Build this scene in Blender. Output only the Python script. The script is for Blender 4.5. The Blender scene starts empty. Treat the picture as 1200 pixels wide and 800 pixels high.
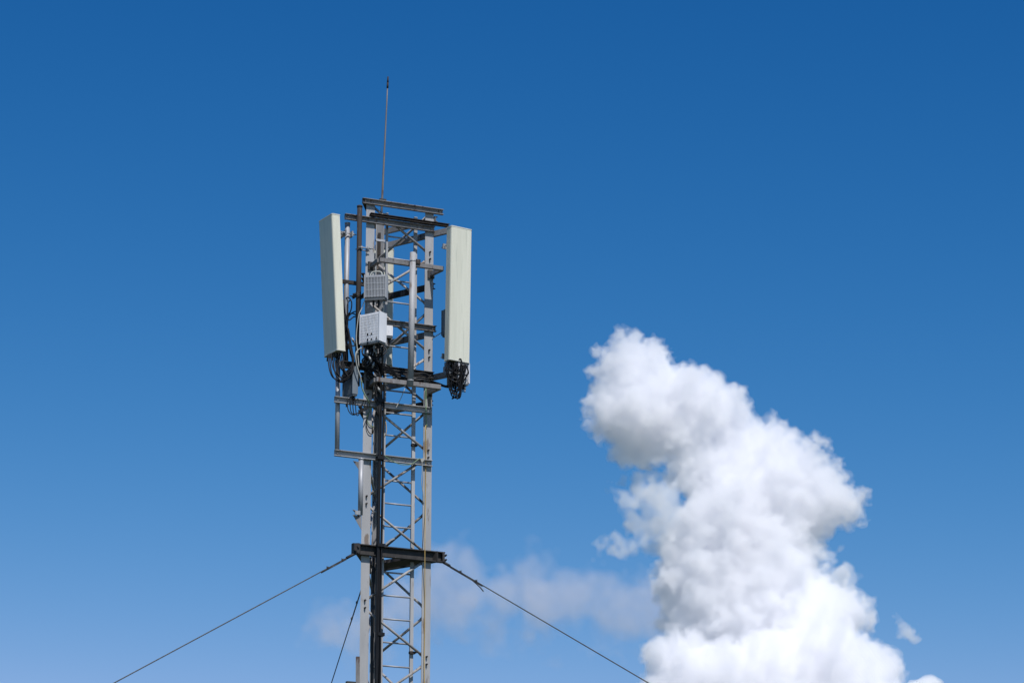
import bpy, bmesh, math, random
import numpy as np
from mathutils import Vector, Matrix

R = math.radians
scn = bpy.context.scene
col = scn.collection

# ------------------------------------------------------------------ camera
PITCH = 17.0
FPX = 3450.0                      # focal length in pixels of a 1200 px wide frame
CAMZ = 1.7
cd = bpy.data.cameras.new('camera')
cam = bpy.data.objects.new('camera', cd)
col.objects.link(cam)
cam.location = (0, 0, CAMZ)
cam.rotation_euler = (R(90 + PITCH), 0, 0)
cd.sensor_width = 36.0
cd.lens = 36.0 * FPX / 1200.0
cd.clip_start = 0.1
cd.clip_end = 60000.0
scn.camera = cam

# ------------------------------------------------------------------ light
SUN_EL, SUN_AZ = 54.0, 25.0       # azimuth: degrees to the right of straight behind the camera
az = R(SUN_AZ)
to_sun = Vector((math.sin(az) * math.cos(R(SUN_EL)), -math.cos(az) * math.cos(R(SUN_EL)), math.sin(R(SUN_EL))))
sl = bpy.data.lights.new('sun', 'SUN')
sl.energy = 4.4
sl.angle = R(0.53)
sl.color = (1.0, 0.965, 0.925)
sun = bpy.data.objects.new('sun', sl)
col.objects.link(sun)
sun.rotation_euler = to_sun.to_track_quat('Z', 'Y').to_euler()
sun.location = (0, 0, 60)

world = bpy.data.worlds.new('World')
scn.world = world
world.use_nodes = True
wn = world.node_tree.nodes
wl = world.node_tree.links
wn.clear()
sky = wn.new('ShaderNodeTexSky')
sky.sky_type = 'NISHITA'
sky.sun_disc = False
sky.sun_elevation = R(SUN_EL)
sky.sun_rotation = math.atan2(to_sun.x, to_sun.y)
sky.altitude = 0
sky.air_density = 0.7
sky.dust_density = 0.1
sky.ozone_density = 6.0
bg = wn.new('ShaderNodeBackground')
bg.inputs['Strength'].default_value = 0.10
sep = wn.new('ShaderNodeSeparateColor')
com = wn.new('ShaderNodeCombineColor')
wl.new(sky.outputs[0], sep.inputs[0])


def wmath(op, a, b):
    n = wn.new('ShaderNodeMath')
    n.operation = op
    for i, v in enumerate((a, b)):
        if isinstance(v, (int, float)):
            n.inputs[i].default_value = v
        else:
            wl.new(v, n.inputs[i])
    return n.outputs[0]


# clear polarised air: the sky's red falls off faster with height than the plain model has it
for ch, gain, powr, lo, hi in ((0, 127.0, 3.55, 0.10, 1.5), (1, 2.70, 1.63, 0.6, 1.45), (2, 1.294, 1.09, 0.9, 1.3)):
    src = wmath('MULTIPLY', sep.outputs[ch], 0.10)
    v = wmath('MULTIPLY', wmath('POWER', src, powr), gain)
    v = wmath('MAXIMUM', v, wmath('MULTIPLY', src, lo))
    v = wmath('MINIMUM', v, wmath('MULTIPLY', src, hi))
    wl.new(wmath('MULTIPLY', v, 10.0), com.inputs[ch])
bg = wn.new('ShaderNodeBackground')
bg.inputs['Strength'].default_value = 0.10
wo = wn.new('ShaderNodeOutputWorld')
wl.new(com.outputs[0], bg.inputs['Color'])
wl.new(bg.outputs[0], wo.inputs['Surface'])

vs = scn.view_settings
vs.view_transform = 'Standard'
vs.look = 'None'
vs.exposure = 0.0
vs.gamma = 1.0
vs.use_curve_mapping = False
scn.cycles.max_bounces = 40
scn.cycles.diffuse_bounces = 3
scn.cycles.volume_bounces = 32
scn.cycles.transparent_max_bounces = 64
# ------------------------------------------------------------------ geometry of the view
cw, sw = math.cos(R(PITCH)), math.sin(R(PITCH))


def ray(px, py):
    x = (px - 600.0) / FPX
    y = (400.0 - py) / FPX
    return Vector((x, cw - y * sw, sw + y * cw))


def P(px, py, Y):
    """the point at horizontal distance Y seen at (px, py) of the 1200 x 800 frame"""
    d = ray(px, py)
    return Vector((0, 0, CAMZ)) + d * (Y / d.y)


def zat(py, Y):
    v = (400.0 - py) / FPX
    return CAMZ + Y * (sw + v * cw) / (cw - v * sw)


def pxof(x, Y, z):
    return 600 + FPX * x / (Y * cw + (z - CAMZ) * sw)


# ------------------------------------------------------------------ materials
def mat_base(name):
    m = bpy.data.materials.new(name)
    m.use_nodes = True
    return m, m.node_tree, m.node_tree.nodes['Principled BSDF']


def mottled(name, c1, c2, rough=0.6, scale=6.0, metal=0.0, stretch=(1, 1, 0.25), spots=None, spot_amt=0.5, bump=0.0, spec=0.4, vary=0.0):
    """two tones mixed by noise stretched along the height; SPOTS adds a third tone in patches"""
    m, nt, b = mat_base(name)
    N, L = nt.nodes, nt.links
    tc = N.new('ShaderNodeTexCoord')
    mp = N.new('ShaderNodeMapping')
    mp.inputs['Scale'].default_value = stretch
    L.new(tc.outputs['Object'], mp.inputs['Vector'])
    no = N.new('ShaderNodeTexNoise')
    no.inputs['Scale'].default_value = scale
    no.inputs['Detail'].default_value = 6
    no.inputs['Roughness'].default_value = 0.65
    L.new(mp.outputs[0], no.inputs['Vector'])
    mr = N.new('ShaderNodeMapRange')
    mr.inputs['From Min'].default_value = 0.35
    mr.inputs['From Max'].default_value = 0.65
    L.new(no.outputs['Fac'], mr.inputs['Value'])
    mx = N.new('ShaderNodeMix')
    mx.data_type = 'RGBA'
    mx.inputs[6].default_value = (*c1, 1)
    mx.inputs[7].default_value = (*c2, 1)
    L.new(mr.outputs[0], mx.inputs[0])
    out = mx.outputs[2]
    if spots:
        n2 = N.new('ShaderNodeTexNoise')
        n2.inputs['Scale'].default_value = scale * 2.7
        n2.inputs['Detail'].default_value = 5
        L.new(mp.outputs[0], n2.inputs['Vector'])
        r2 = N.new('ShaderNodeMapRange')
        r2.inputs['From Min'].default_value = 0.68 - 0.2 * spot_amt
        r2.inputs['From Max'].default_value = 0.76 - 0.2 * spot_amt
        L.new(n2.outputs['Fac'], r2.inputs['Value'])
        m2 = N.new('ShaderNodeMix')
        m2.data_type = 'RGBA'
        L.new(out, m2.inputs[6])
        m2.inputs[7].default_value = (*spots, 1)
        L.new(r2.outputs[0], m2.inputs[0])
        out = m2.outputs[2]
    if vary:                                            # every piece weathered a little differently
        oi = N.new('ShaderNodeObjectInfo')
        hv = N.new('ShaderNodeHueSaturation')
        rv = N.new('ShaderNodeMapRange')
        rv.inputs['To Min'].default_value = 1 - vary
        rv.inputs['To Max'].default_value = 1 + vary * 0.7
        L.new(oi.outputs['Random'], rv.inputs['Value'])
        L.new(rv.outputs[0], hv.inputs['Value'])
        L.new(out, hv.inputs['Color'])
        out = hv.outputs[0]
    L.new(out, b.inputs['Base Color'])
    b.inputs['Roughness'].default_value = rough
    b.inputs['Metallic'].default_value = metal
    b.inputs['Specular IOR Level'].default_value = spec
    if bump:
        bp = N.new('ShaderNodeBump')
        bp.inputs['Distance'].default_value = bump
        bp.inputs['Strength'].default_value = 0.6
        L.new(no.outputs['Fac'], bp.inputs['Height'])
        L.new(bp.outputs[0], b.inputs['Normal'])
    return m


M = {
    'steel': mottled('painted_grey_steel', (0.30, 0.30, 0.305), (0.37, 0.37, 0.378), 0.55, 5, spots=(0.19, 0.155, 0.13), spot_amt=0.35, bump=0.002, vary=0.12),
    'pipe': mottled('galvanised_pipe', (0.30, 0.305, 0.325), (0.38, 0.385, 0.405), 0.5, 9, metal=0.2, bump=0.001),
    'brace': mottled('worn_brace_steel', (0.26, 0.245, 0.235), (0.39, 0.375, 0.365), 0.55, 12, spots=(0.11, 0.07, 0.045), spot_amt=0.5, vary=0.28),
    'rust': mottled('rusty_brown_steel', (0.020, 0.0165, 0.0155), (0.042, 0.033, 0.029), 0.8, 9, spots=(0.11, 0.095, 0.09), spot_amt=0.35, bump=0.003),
    'tar': mottled('black_coated_steel', (0.018, 0.016, 0.016), (0.048, 0.043, 0.040), 0.65, 7, spots=(0.11, 0.10, 0.095), spot_amt=0.3, bump=0.003),
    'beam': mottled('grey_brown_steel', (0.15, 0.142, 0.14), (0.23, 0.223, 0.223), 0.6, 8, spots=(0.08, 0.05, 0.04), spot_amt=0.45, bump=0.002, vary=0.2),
    'radome': mottled('pale_green_fibreglass', (0.59, 0.582, 0.48), (0.67, 0.66, 0.55), 0.5, 9, stretch=(1, 1, 0.05), spots=(0.53, 0.535, 0.44), spot_amt=0.3),
    'cap': mottled('weathered_plastic_cap', (0.50, 0.50, 0.44), (0.62, 0.62, 0.56), 0.6, 8),
    'white': mottled('white_powder_coat', (0.60, 0.61, 0.64), (0.72, 0.73, 0.76), 0.45, 9, spots=(0.50, 0.50, 0.50), spot_amt=0.3),
    'whitegrey': mottled('light_grey_casting', (0.34, 0.35, 0.37), (0.42, 0.43, 0.45), 0.5, 8),
    'bluegrey': mottled('blue_grey_casting', (0.13, 0.16, 0.19), (0.17, 0.20, 0.23), 0.5, 8),
    'darkbox': mottled('dark_grey_casting', (0.10, 0.11, 0.12), (0.14, 0.15, 0.16), 0.5, 8),
    'black': mottled('black_rubber', (0.004, 0.004, 0.005), (0.010, 0.010, 0.012), 0.5, 14, spec=0.25),
    'blackish': mottled('dusty_black_rubber', (0.022, 0.022, 0.025), (0.045, 0.044, 0.044), 0.6, 14, spec=0.3),
    'yellow': mottled('faded_yellow_sheath', (0.42, 0.27, 0.08), (0.50, 0.36, 0.14), 0.6, 10),
    'green': mottled('faded_green_sheath', (0.12, 0.22, 0.12), (0.25, 0.33, 0.2), 0.6, 10),
    'whitecable': mottled('white_sheath', (0.34, 0.34, 0.31), (0.46, 0.46, 0.42), 0.5, 10),
    'zinc': mottled('zinc_fittings', (0.24, 0.25, 0.26), (0.36, 0.37, 0.38), 0.5, 20, metal=0.3),
    'concrete': mottled('concrete', (0.30, 0.29, 0.27), (0.38, 0.37, 0.35), 0.85, 3, stretch=(1, 1, 1)),
    'wire': mottled('galvanised_strand', (0.03, 0.03, 0.032), (0.07, 0.07, 0.072), 0.5, 30),
}


# ------------------------------------------------------------------ mesh building
class MB:
    def __init__(self):
        self.bm = bmesh.new()

    def prism(self, prof, A, B, e1, e2):
        """extrude the closed 2D profile [(a, b)] in axes e1, e2 from A to B"""
        bm = self.bm
        ra = [bm.verts.new(A + e1 * a + e2 * b) for a, b in prof]
        rb = [bm.verts.new(B + e1 * a + e2 * b) for a, b in prof]
        n = len(prof)
        for i in range(n):
            bm.faces.new((ra[i], ra[(i + 1) % n], rb[(i + 1) % n], rb[i]))
        bm.faces.new(ra[::-1])
        bm.faces.new(rb)
        return self

    def box(self, c, ex, ey, ez, sx, sy, sz):
        pr = [(-sx / 2, -sy / 2), (sx / 2, -sy / 2), (sx / 2, sy / 2), (-sx / 2, sy / 2)]
        return self.prism(pr, c - ez * (sz / 2), c + ez * (sz / 2), ex, ey)

    def lbox(self, x0, x1, y0, y1, z0, z1):
        return self.box(Vector(((x0 + x1) / 2, (y0 + y1) / 2, (z0 + z1) / 2)), Vector((1, 0, 0)), Vector((0, 1, 0)), Vector((0, 0, 1)), x1 - x0, y1 - y0, z1 - z0)

    def tube(self, pts, r, n=10, r2=None):
        bm = self.bm
        pts = [Vector(p) for p in pts]
        rings = []
        up = None
        for i, p in enumerate(pts):
            t = (pts[min(i + 1, len(pts) - 1)] - pts[max(i - 1, 0)]).normalized()
            if up is None:
                a = Vector((0, 0, 1)) if abs(t.z) < 0.9 else Vector((1, 0, 0))
                up = (a - t * a.dot(t)).normalized()
            else:
                up = (up - t * up.dot(t)).normalized()
            sd = t.cross(up)
            rr = r if r2 is None else r + (r2 - r) * i / (len(pts) - 1)
            rings.append([bm.verts.new(p + (up * math.cos(2 * math.pi * k / n) + sd * math.sin(2 * math.pi * k / n)) * rr) for k in range(n)])
        for a, b in zip(rings, rings[1:]):
            for k in range(n):
                f = bm.faces.new((a[k], a[(k + 1) % n], b[(k + 1) % n], b[k]))
                f.smooth = True
        bm.faces.new(rings[0][::-1])
        bm.faces.new(rings[-1])
        return self

    def build(self, name, mat, parent=None, bevel=0.0):
        bm = self.bm
        bmesh.ops.recalc_face_normals(bm, faces=bm.faces)
        if bevel:
            bmesh.ops.bevel(bm, geom=[e for e in bm.edges if e.calc_face_angle(0) > 0.8], offset=bevel, segments=2, affect='EDGES', clamp_overlap=True)
        me = bpy.data.meshes.new(name)
        bm.to_mesh(me)
        bm.free()
        me.materials.append(M[mat])
        o = bpy.data.objects.new(name, me)
        col.objects.link(o)
        if parent:
            o.parent = parent
        return o


def tag(o, label, cat, group=None, kind=None):
    if label:
        o['label'] = label
    if cat:
        o['category'] = cat
    if group:
        o['group'] = group
    if kind:
        o['kind'] = kind
    return o


def empty(name, loc=(0, 0, 0), rz=0.0, tilt=0.0):
    o = bpy.data.objects.new(name, None)
    col.objects.link(o)
    o.location = loc
    o.rotation_euler = (tilt, 0, rz)
    o.empty_display_size = 0.2
    return o


def spline(pts, sub=6):
    pts = [Vector(p) for p in pts]
    q = [pts[0] * 2 - pts[1]] + pts + [pts[-1] * 2 - pts[-2]]
    out = []
    for i in range(1, len(q) - 2):
        for s in range(sub):
            t = s / sub
            a, b, c, d = q[i - 1:i + 3]
            out.append(0.5 * ((2 * b) + (c - a) * t + (2 * a - 5 * b + 4 * c - d) * t * t + (3 * b - a - 3 * c + d) * t ** 3))
    out.append(pts[-1])
    return out


UP = Vector((0, 0, 1))

# ------------------------------------------------------------------ ground
gm = mottled('meadow_grass', (0.036, 0.046, 0.022), (0.056, 0.064, 0.034), 0.95, 0.15, stretch=(1, 1, 1), spots=(0.085, 0.078, 0.05), spot_amt=0.3)
me = bpy.data.meshes.new('ground')
bm = bmesh.new()
nr, na = 24, 64
rad = [0] + [3 * 1.42 ** i for i in range(nr)]
prev = None
cv = bm.verts.new((0, 36, 0))
for i, r_ in enumerate(rad[1:]):
    ring = [bm.verts.new((r_ * math.cos(2 * math.pi * k / na), 36 + r_ * math.sin(2 * math.pi * k / na), 0)) for k in range(na)]
    for k in range(na):
        if prev is None:
            bm.faces.new((cv, ring[k], ring[(k + 1) % na]))
        else:
            bm.faces.new((prev[k], ring[k], ring[(k + 1) % na], prev[(k + 1) % na]))
    prev = ring
bm.to_mesh(me)
bm.free()
me.materials.append(gm)
go = bpy.data.objects.new('ground', me)
col.objects.link(go)
go['kind'] = 'structure'

# ------------------------------------------------------------------ plan of the mast
TH = R(24.0)
U = Vector((math.cos(TH), math.sin(TH), 0))          # along the front face, to the right and away
NO = Vector((math.sin(TH), -math.cos(TH), 0))        # out of the front face, towards the camera
YL = 36.0
LC = P(423.3, 640, YL)
LC.z = 0


def along(o, d, px, z):
    """the parameter t at which o + t d (at height z) is seen at column px"""
    lo, hi = -3.0, 4.0
    f = lambda t: pxof(o.x + d.x * t, o.y + d.y * t, z) - px
    s = 1 if f(hi) > f(lo) else -1
    for _ in range(50):
        m = (lo + hi) / 2
        if f(m) * s < 0:
            lo = m
        else:
            hi = m
    return (lo + hi) / 2


z640 = zat(640, YL + 0.2)
SIDE = along(LC, U, 505.1, z640)
RC = LC + U * SIDE
BD = Matrix.Rotation(R(60), 3, 'Z') @ U
BC = LC + BD * SIDE                                    # rear corner
LBn = (BD.cross(UP)).normalized()                      # normals of the other two faces
BRd = (RC - BC).normalized()
CEN = (LC + RC + BC) / 3
NLB = Vector((-BD.y, BD.x, 0))
NBR = Vector((BRd.y, -BRd.x, 0))
if NBR.dot(RC - CEN) < 0:
    NBR = -NBR
if NLB.dot(LC - CEN) < 0:
    NLB = -NLB

ZTOP = zat(238, YL)
mast = empty('lattice_mast', (CEN.x, CEN.y, 0))
tag(mast, 'tall triangular grey steel lattice mast with three angle legs and dark guy bracket', 'mast')
PAR = mast


def W(o):
    """keep world coordinates while parented to an Empty"""
    par = o.parent
    o.matrix_parent_inverse = Matrix.Translation(-par.location)
    return o


def mpart(mb, name, mat, label=None, parent=None):
    o = mb.build(name, mat, parent or mast)
    if parent is None:
        o.location = -mast.location
    if label:
        o['label'] = label
    return o


# legs: angle sections whose flanges lie in the two faces that meet at the corner
FL, FT = 0.118, 0.010


def leg(c, d1, d2, z1, label):
    k = 1.0
    prof3 = [Vector((0, 0, 0)), d1 * FL, d1 * FL + (d2 - d1 * d1.dot(d2)).normalized() * FT,
             (d1 + d2).normalized() * (FT / math.sin(R(30))),
             d2 * FL + (d1 - d2 * d1.dot(d2)).normalized() * FT, d2 * FL]
    mb = MB()
    mb.prism([(p.x, p.y) for p in prof3], Vector((c.x, c.y, 0.25)), Vector((c.x, c.y, z1)), Vector((1, 0, 0)), Vector((0, 1, 0)))
    # splice plates about every four metres
    return mpart(mb, 'leg', 'steel', label)


legL = leg(LC, U, BD, zat(238.5, YL), 'left front leg of the mast')
legR = leg(RC, -U, (BC - RC).normalized(), zat(250, RC.y), 'right front leg of the mast')
legB = leg(BC, (LC - BC).normalized(), (RC - BC).normalized(), zat(256, BC.y), 'rear leg of the mast, in shade')

# diagonals: a zigzag of round bars in each face
zL = zat(707, YL)
PER = zat(585, YL) - zL


def faceline(c0, c1, n, t, d):
    u = (c1 - c0).normalized()
    return c0 + u * t + n * d


def zig(c0, c1, n, zc0, zc1, zmax, mat, d, inset=0.06):
    """nodes on corner c0 at heights zc0 + k PER, on c1 at zc1 + k PER"""
    ks = range(-9, 6)
    nodes = []
    for k in ks:
        nodes.append((zc0 + k * PER, 0))
        nodes.append((zc1 + k * PER, 1))
    nodes = sorted(x for x in nodes if 0.5 < x[0] < zmax)
    L_ = (c1 - c0).length
    for (za, sa), (zb, sb) in zip(nodes, nodes[1:]):
        if sa == sb:
            continue
        a = faceline(c0, c1, n, inset if sa == 0 else L_ - inset, d) + UP * (za + 0.045)
        b = faceline(c0, c1, n, inset if sb == 0 else L_ - inset, d) + UP * (zb - 0.045)
        mb = MB()
        mb.tube([a, b], 0.0165, 10)
        # flattened ends
        v = (b - a).normalized()
        s = v.cross(n).normalized()
        mb.box(a + v * 0.035, s, n, v, 0.042, 0.010, 0.09)
        mb.box(b - v * 0.035, s, n, v, 0.042, 0.010, 0.09)
        mpart(mb, 'diagonal_brace', mat)


zR = zat(774, RC.y)
zRr = zat(717, RC.y)
zBr = zat(776, BC.y)
zig(LC, RC, NO, zL, zR, zat(220, YL), 'brace', -0.030)
zig(BC, RC, NBR, zBr, zRr, zat(240, RC.y), 'brace', -0.030)
zig(LC, BC, NLB, zat(648, YL), zat(704, BC.y), zat(250, BC.y), 'brace', -0.030)


def bolts(c, u, zc, k0, k1, t):
    for k in range(k0, k1):
        for s in (-1, 1):
            p = c + u * t + NO * 0.014 + UP * (zc + k * PER + s * 0.048)
            mb = MB()
            mb.tube([p - NO * 0.018, p + NO * 0.012], 0.013, 6)
            mb.tube([p + NO * 0.011, p + NO * 0.026], 0.007, 6)
            mpart(mb, 'bolt', 'tar')


bolts(LC, U, zL, -1, 4, 0.058)
bolts(RC, -U, zR, 0, 5, 0.052)

CH = lambda h, w=0.045, t=0.008: [(0, -h / 2), (w, -h / 2), (w, -h / 2 + t), (t, -h / 2 + t), (t, h / 2 - t), (w, h / 2 - t), (w, h / 2), (0, h / 2)]


def channel(c0, d, n, off, z, px0, px1, h, mat, label=None, w=0.045, name='cross_beam', t0=None, t1=None, parent=None):
    a = along(c0 + n * off, d, px0, z) if t0 is None else t0
    b = along(c0 + n * off, d, px1, z) if t1 is None else t1
    A = c0 + n * off + d * a + UP * z
    B = c0 + n * off + d * b + UP * z
    mb = MB()
    mb.prism(CH(h, w), A, B, n, UP)
    # bolt heads near both ends
    for t in (a + 0.045, b - 0.045):
        p = c0 + n * (off + 0.008) + d * t + UP * (z + 0.004)
        mb.tube([p, p + n * 0.014], 0.012, 6)
    return mpart(mb, name, mat, label, parent)


def ring_z(py, c=None):
    return zat(py, (c or LC).y)


# T1 top ring
z = ring_z(236.5)
channel(LC, U, NO, 0.003, z, 424.3, 518.6, 0.072, 'beam', 'top front channel of the mast')
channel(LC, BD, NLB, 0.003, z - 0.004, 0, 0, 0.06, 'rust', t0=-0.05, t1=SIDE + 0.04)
channel(BC, BRd, NBR, 0.003, z - 0.10, 0, 0, 0.07, 'beam', t0=-0.03, t1=SIDE + 0.03)
# T2
z = ring_z(258.0)
channel(LC, U, NO, 0.003, z, 403.6, 508.7, 0.075, 'beam', 'long front channel carrying the left antenna pipe')
channel(LC, U, NO, 0.012, z + 0.072, 433, 525, 0.038, 'rust', 'rusty angle along the top of the front channel', w=0.06)
zz = zat(273.5, RC.y)
channel(BC, BRd, NBR, 0.003, zz, 0, 523.5, 0.075, 'beam', t0=-0.04)
# T3 rusty ring in shade
z = zat(334.5, RC.y)
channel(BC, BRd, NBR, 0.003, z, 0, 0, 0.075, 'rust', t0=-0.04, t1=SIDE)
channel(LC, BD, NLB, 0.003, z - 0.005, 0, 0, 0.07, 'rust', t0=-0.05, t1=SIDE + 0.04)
mb = MB()
t0_ = along(LC + NO * -0.03, U, 400, zat(330, YL))
mb.box(LC + NO * -0.03 + U * ((t0_ + 0.0) / 2) + UP * zat(332.5, YL), U, NO, UP, abs(t0_), 0.045, 0.045)
mpart(mb, 'cross_beam', 'rust', 'short rusty arm from the left leg to the left antenna pipe')
# T4
z = zat(385.8, RC.y)
channel(LC, U, NO, 0.003, z, 0, 510.2, 0.078, 'beam', t0=0.0)
channel(BC, BRd, NBR, 0.003, z - 0.05, 0, 0, 0.075, 'beam', t0=-0.04, t1=SIDE)
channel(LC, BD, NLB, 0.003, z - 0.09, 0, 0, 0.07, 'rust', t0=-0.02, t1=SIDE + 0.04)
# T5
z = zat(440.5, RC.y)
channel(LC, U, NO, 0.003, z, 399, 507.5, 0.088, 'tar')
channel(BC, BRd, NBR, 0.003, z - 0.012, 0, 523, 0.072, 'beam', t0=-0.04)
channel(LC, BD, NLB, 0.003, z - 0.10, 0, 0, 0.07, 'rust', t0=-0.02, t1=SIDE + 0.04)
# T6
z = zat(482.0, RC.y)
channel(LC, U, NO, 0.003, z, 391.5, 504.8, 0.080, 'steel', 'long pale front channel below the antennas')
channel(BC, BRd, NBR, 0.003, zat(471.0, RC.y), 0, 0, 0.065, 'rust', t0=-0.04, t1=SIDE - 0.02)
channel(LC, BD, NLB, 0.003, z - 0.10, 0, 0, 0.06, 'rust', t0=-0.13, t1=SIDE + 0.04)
# T7
z = zat(543.5, RC.y)
channel(LC, U, NO, 0.003, z, 391.5, 505.6, 0.080, 'steel', 'lowest long front channel')
channel(LC, BD, NLB, 0.003, z - 0.09, 0, 0, 0.06, 'beam', t0=0.0, t1=SIDE)

# guy bracket: three heavy black double channels with corner blocks
gz = zat(644.3, YL)
gb = mpart(MB().prism(CH(0.135, 0.06, 0.012), LC + NO * 0.004 + U * along(LC, U, 411.6, gz) + UP * gz, LC + NO * 0.004 + U * along(LC, U, 519.6, gz) + UP * gz, NO, UP), 'guy_bracket', 'tar', 'black channel of the guy bracket')
for (c, d, n, a, b) in ((BC, BRd, NBR, -0.13, SIDE + 0.10), (LC, BD, NLB, -0.12, SIDE + 0.12)):
    mpart(MB().prism(CH(0.135, 0.05, 0.012), c + n * 0.004 + d * a + UP * (gz - 0.002), c + n * 0.004 + d * b + UP * (gz - 0.002), n, UP), 'guy_bracket', 'tar')
# inner shelf plate
mb = MB()
ins = [LC + (CEN - LC) * 0.12, RC + (CEN - RC) * 0.12, BC + (CEN - BC) * 0.12, BC + (CEN - BC) * 0.55, RC + (CEN - RC) * 0.5]
mb.prism([(p.x, p.y) for p in [RC + (CEN - RC) * 0.1, BC + (CEN - BC) * 0.1, BC + (LC - BC) * 0.35, RC + (LC - RC) * 0.35]],
         UP * (gz - 0.064), UP * (gz - 0.054), Vector((1, 0, 0)), Vector((0, 1, 0)))
mpart(mb, 'shelf_plate', 'tar')
# corner blocks, shackles
mb = MB()
a = LC + NO * 0.05 + U * along(LC, U, 415.3, gz) + UP * gz
mb.box(a, U, NO, UP, 0.08, 0.10, 0.115)
mb.tube([a - U * 0.03 + NO * 0.05 - UP * 0.02, a - U * 0.03 + NO * 0.075 - UP * 0.02], 0.022, 8)
mb.tube([a + U * 0.01 + NO * 0.05 + UP * 0.02, a + U * 0.01 + NO * 0.07 + UP * 0.02], 0.018, 6)
mpart(mb, 'corner_block', 'tar')
mb = MB()
a = LC + NO * 0.02 + U * along(LC, U, 517.5, gz) + UP * gz
mb.box(a, U, NO, UP, 0.03, 0.10, 0.12)
for s in (-1, 1):
    mb.tube([a + U * 0.01 + UP * 0.03 * s, a + U * 0.05 + UP * 0.03 * s], 0.014, 6)
    mb.tube([a + U * 0.03 + UP * 0.03 * s + NO * 0.04, a + U * 0.045 + UP * 0.03 * s + NO * 0.04], 0.012, 6)
mpart(mb, 'corner_block', 'tar')
# kinked plate lying on the bracket
mb = MB()
a, b, c = P(450, 638.5, YL + 0.3), P(456, 633.5, YL + 0.3), P(461, 631, YL + 0.32)
mb.prism([(-0.0, -0.012), (0.06, -0.012), (0.06, 0.012), (0, 0.012)], a, b, NO, UP)
mb.prism([(-0.0, -0.010), (0.05, -0.010), (0.05, 0.010), (0, 0.010)], b, c, NO, UP)
mpart(mb, 'bent_plate', 'steel', 'bent light plate sticking up behind the guy bracket')
# foot
mpart(MB().box(Vector((CEN.x, CEN.y, 0.12)), U, NO, UP, 2.0, 2.0, 0.30), 'footing', 'concrete')
# dark gusset plates on the rear leg near the top
for (x0, x1, y0, y1) in ((443.0, 447.5, 273, 299), (442, 446.5, 414, 452), (443.5, 446.5, 500, 527)):
    p0, p1 = P(x0, y0, BC.y - 0.04), P(x1, y1, BC.y - 0.04)
    mb = MB()
    mb.box((p0 + p1) / 2, Vector((1, 0, 0)), Vector((0, 1, 0)), UP, p1.x - p0.x, 0.02, p0.z - p1.z)
    mpart(mb, 'gusset_plate', 'rust')
# little cross plate between leg and ladder
mb = MB()
p = P(445.5, 282, YL + 0.1)
mb.box(p, U, NO, UP, 0.13, 0.03, 0.03)
mpart(mb, 'step_bracket', 'pipe')

# ------------------------------------------------------------------ ladder
lad_d = -0.10
lz0, lz1 = 0.6, zat(249, YL + 0.2)
la = LC + NO * lad_d
tl = along(la, U, 447.4, zat(720, YL))
tr = along(la, U, 482.2, zat(720, YL))
ladder = empty('mast_ladder', tuple(la + U * ((tl + tr) / 2) + UP * lz0))
tag(ladder, 'slim grey steel ladder running up inside the lattice mast', 'ladder')


def lpart(mb, name, mat, root, label=None):
    o = mb.build(name, mat, root)
    o.location = -root.location
    if label:
        o['label'] = label
    return o


for t, wd in ((tl, 0.028), (tr, 0.044)):
    mb = MB()
    mb.prism([(-wd / 2, -0.015), (wd / 2, -0.015), (wd / 2, 0.015), (-wd / 2, 0.015)], la + U * t + UP * lz0, la + U * t + UP * lz1, U, NO)
    lpart(mb, 'rail', 'steel', ladder)
zr0 = zat(694.3, la.y)
rp = (zat(506.0, la.y) - zr0) / 7.0
k = -22
while zr0 + k * rp < lz1 - 0.1:
    zz = zr0 + k * rp
    if zz > lz0 + 0.1:
        lpart(MB().tube([la + U * tl + UP * zz, la + U * tr + UP * zz], 0.0115, 8), 'rung', 'pipe', ladder)
    k += 1
for py in (515.5, 760.0):
    p = la + U * tr + UP * zat(py - 0.5, la.y) + NO * 0.03
    lpart(MB().box(p, U, NO, UP, 0.075, 0.05, 0.03).tube([p, p + U * 0.06 + UP * 0.01], 0.011, 6), 'clamp', 'rust', ladder)


# ------------------------------------------------------------------ small helpers for things given by world coordinates
def thing(name, loc, label, cat, group=None):
    r = empty(name, tuple(loc))
    tag(r, label, cat, group)
    return r


def pipe(name, px0, py0, px1, py1, Y, r, mat, label, group='antenna mounting pipes', caps=True):
    a, b = P(px0, py0, Y), P(px1, py1, Y)
    root = thing(name, b, label, 'pipe', group)
    lpart(MB().tube([a, b], r, 16), 'pipe_shaft', mat, root)
    d = (a - b).normalized()
    if caps:
        lpart(MB().tube([a - d * 0.02, a + d * 0.004], r + 0.004, 16), 'pipe_cap', mat, root)
    return root, a, b


def ubolt(root, c, r, n, up=UP, plate=0.16, mat='zinc'):
    """a pipe clamp round a pipe at c: two jaws and two long bolts along n"""
    s = up.cross(n).normalized()
    mb = MB()
    for k in (-1, 1):
        mb.box(c + n * (k * (r + 0.014)), s, n, up, plate, 0.022, 0.05)
    for k in (-1, 1):
        q = c + s * (k * (r + 0.02))
        mb.tube([q - n * (r + 0.07), q + n * (r + 0.07)], 0.007, 6)
        for e in (-1, 1):
            mb.tube([q + n * (e * (r + 0.026)), q + n * (e * (r + 0.042))], 0.014, 6)
    return lpart(mb, 'clamp', mat, root)


# left antenna pipe
YF = lambda px, d: (LC + NO * d + U * along(LC + NO * d, U, px, 10)).y
YLP = YF(406, -0.02)
lp_root, lpa, lpb = pipe('mounting_pipe', 407.2, 261.5, 404.3, 428, YLP, 0.033, 'pipe', 'pale round pipe hanging from the long channel, beside the left antenna')
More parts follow.
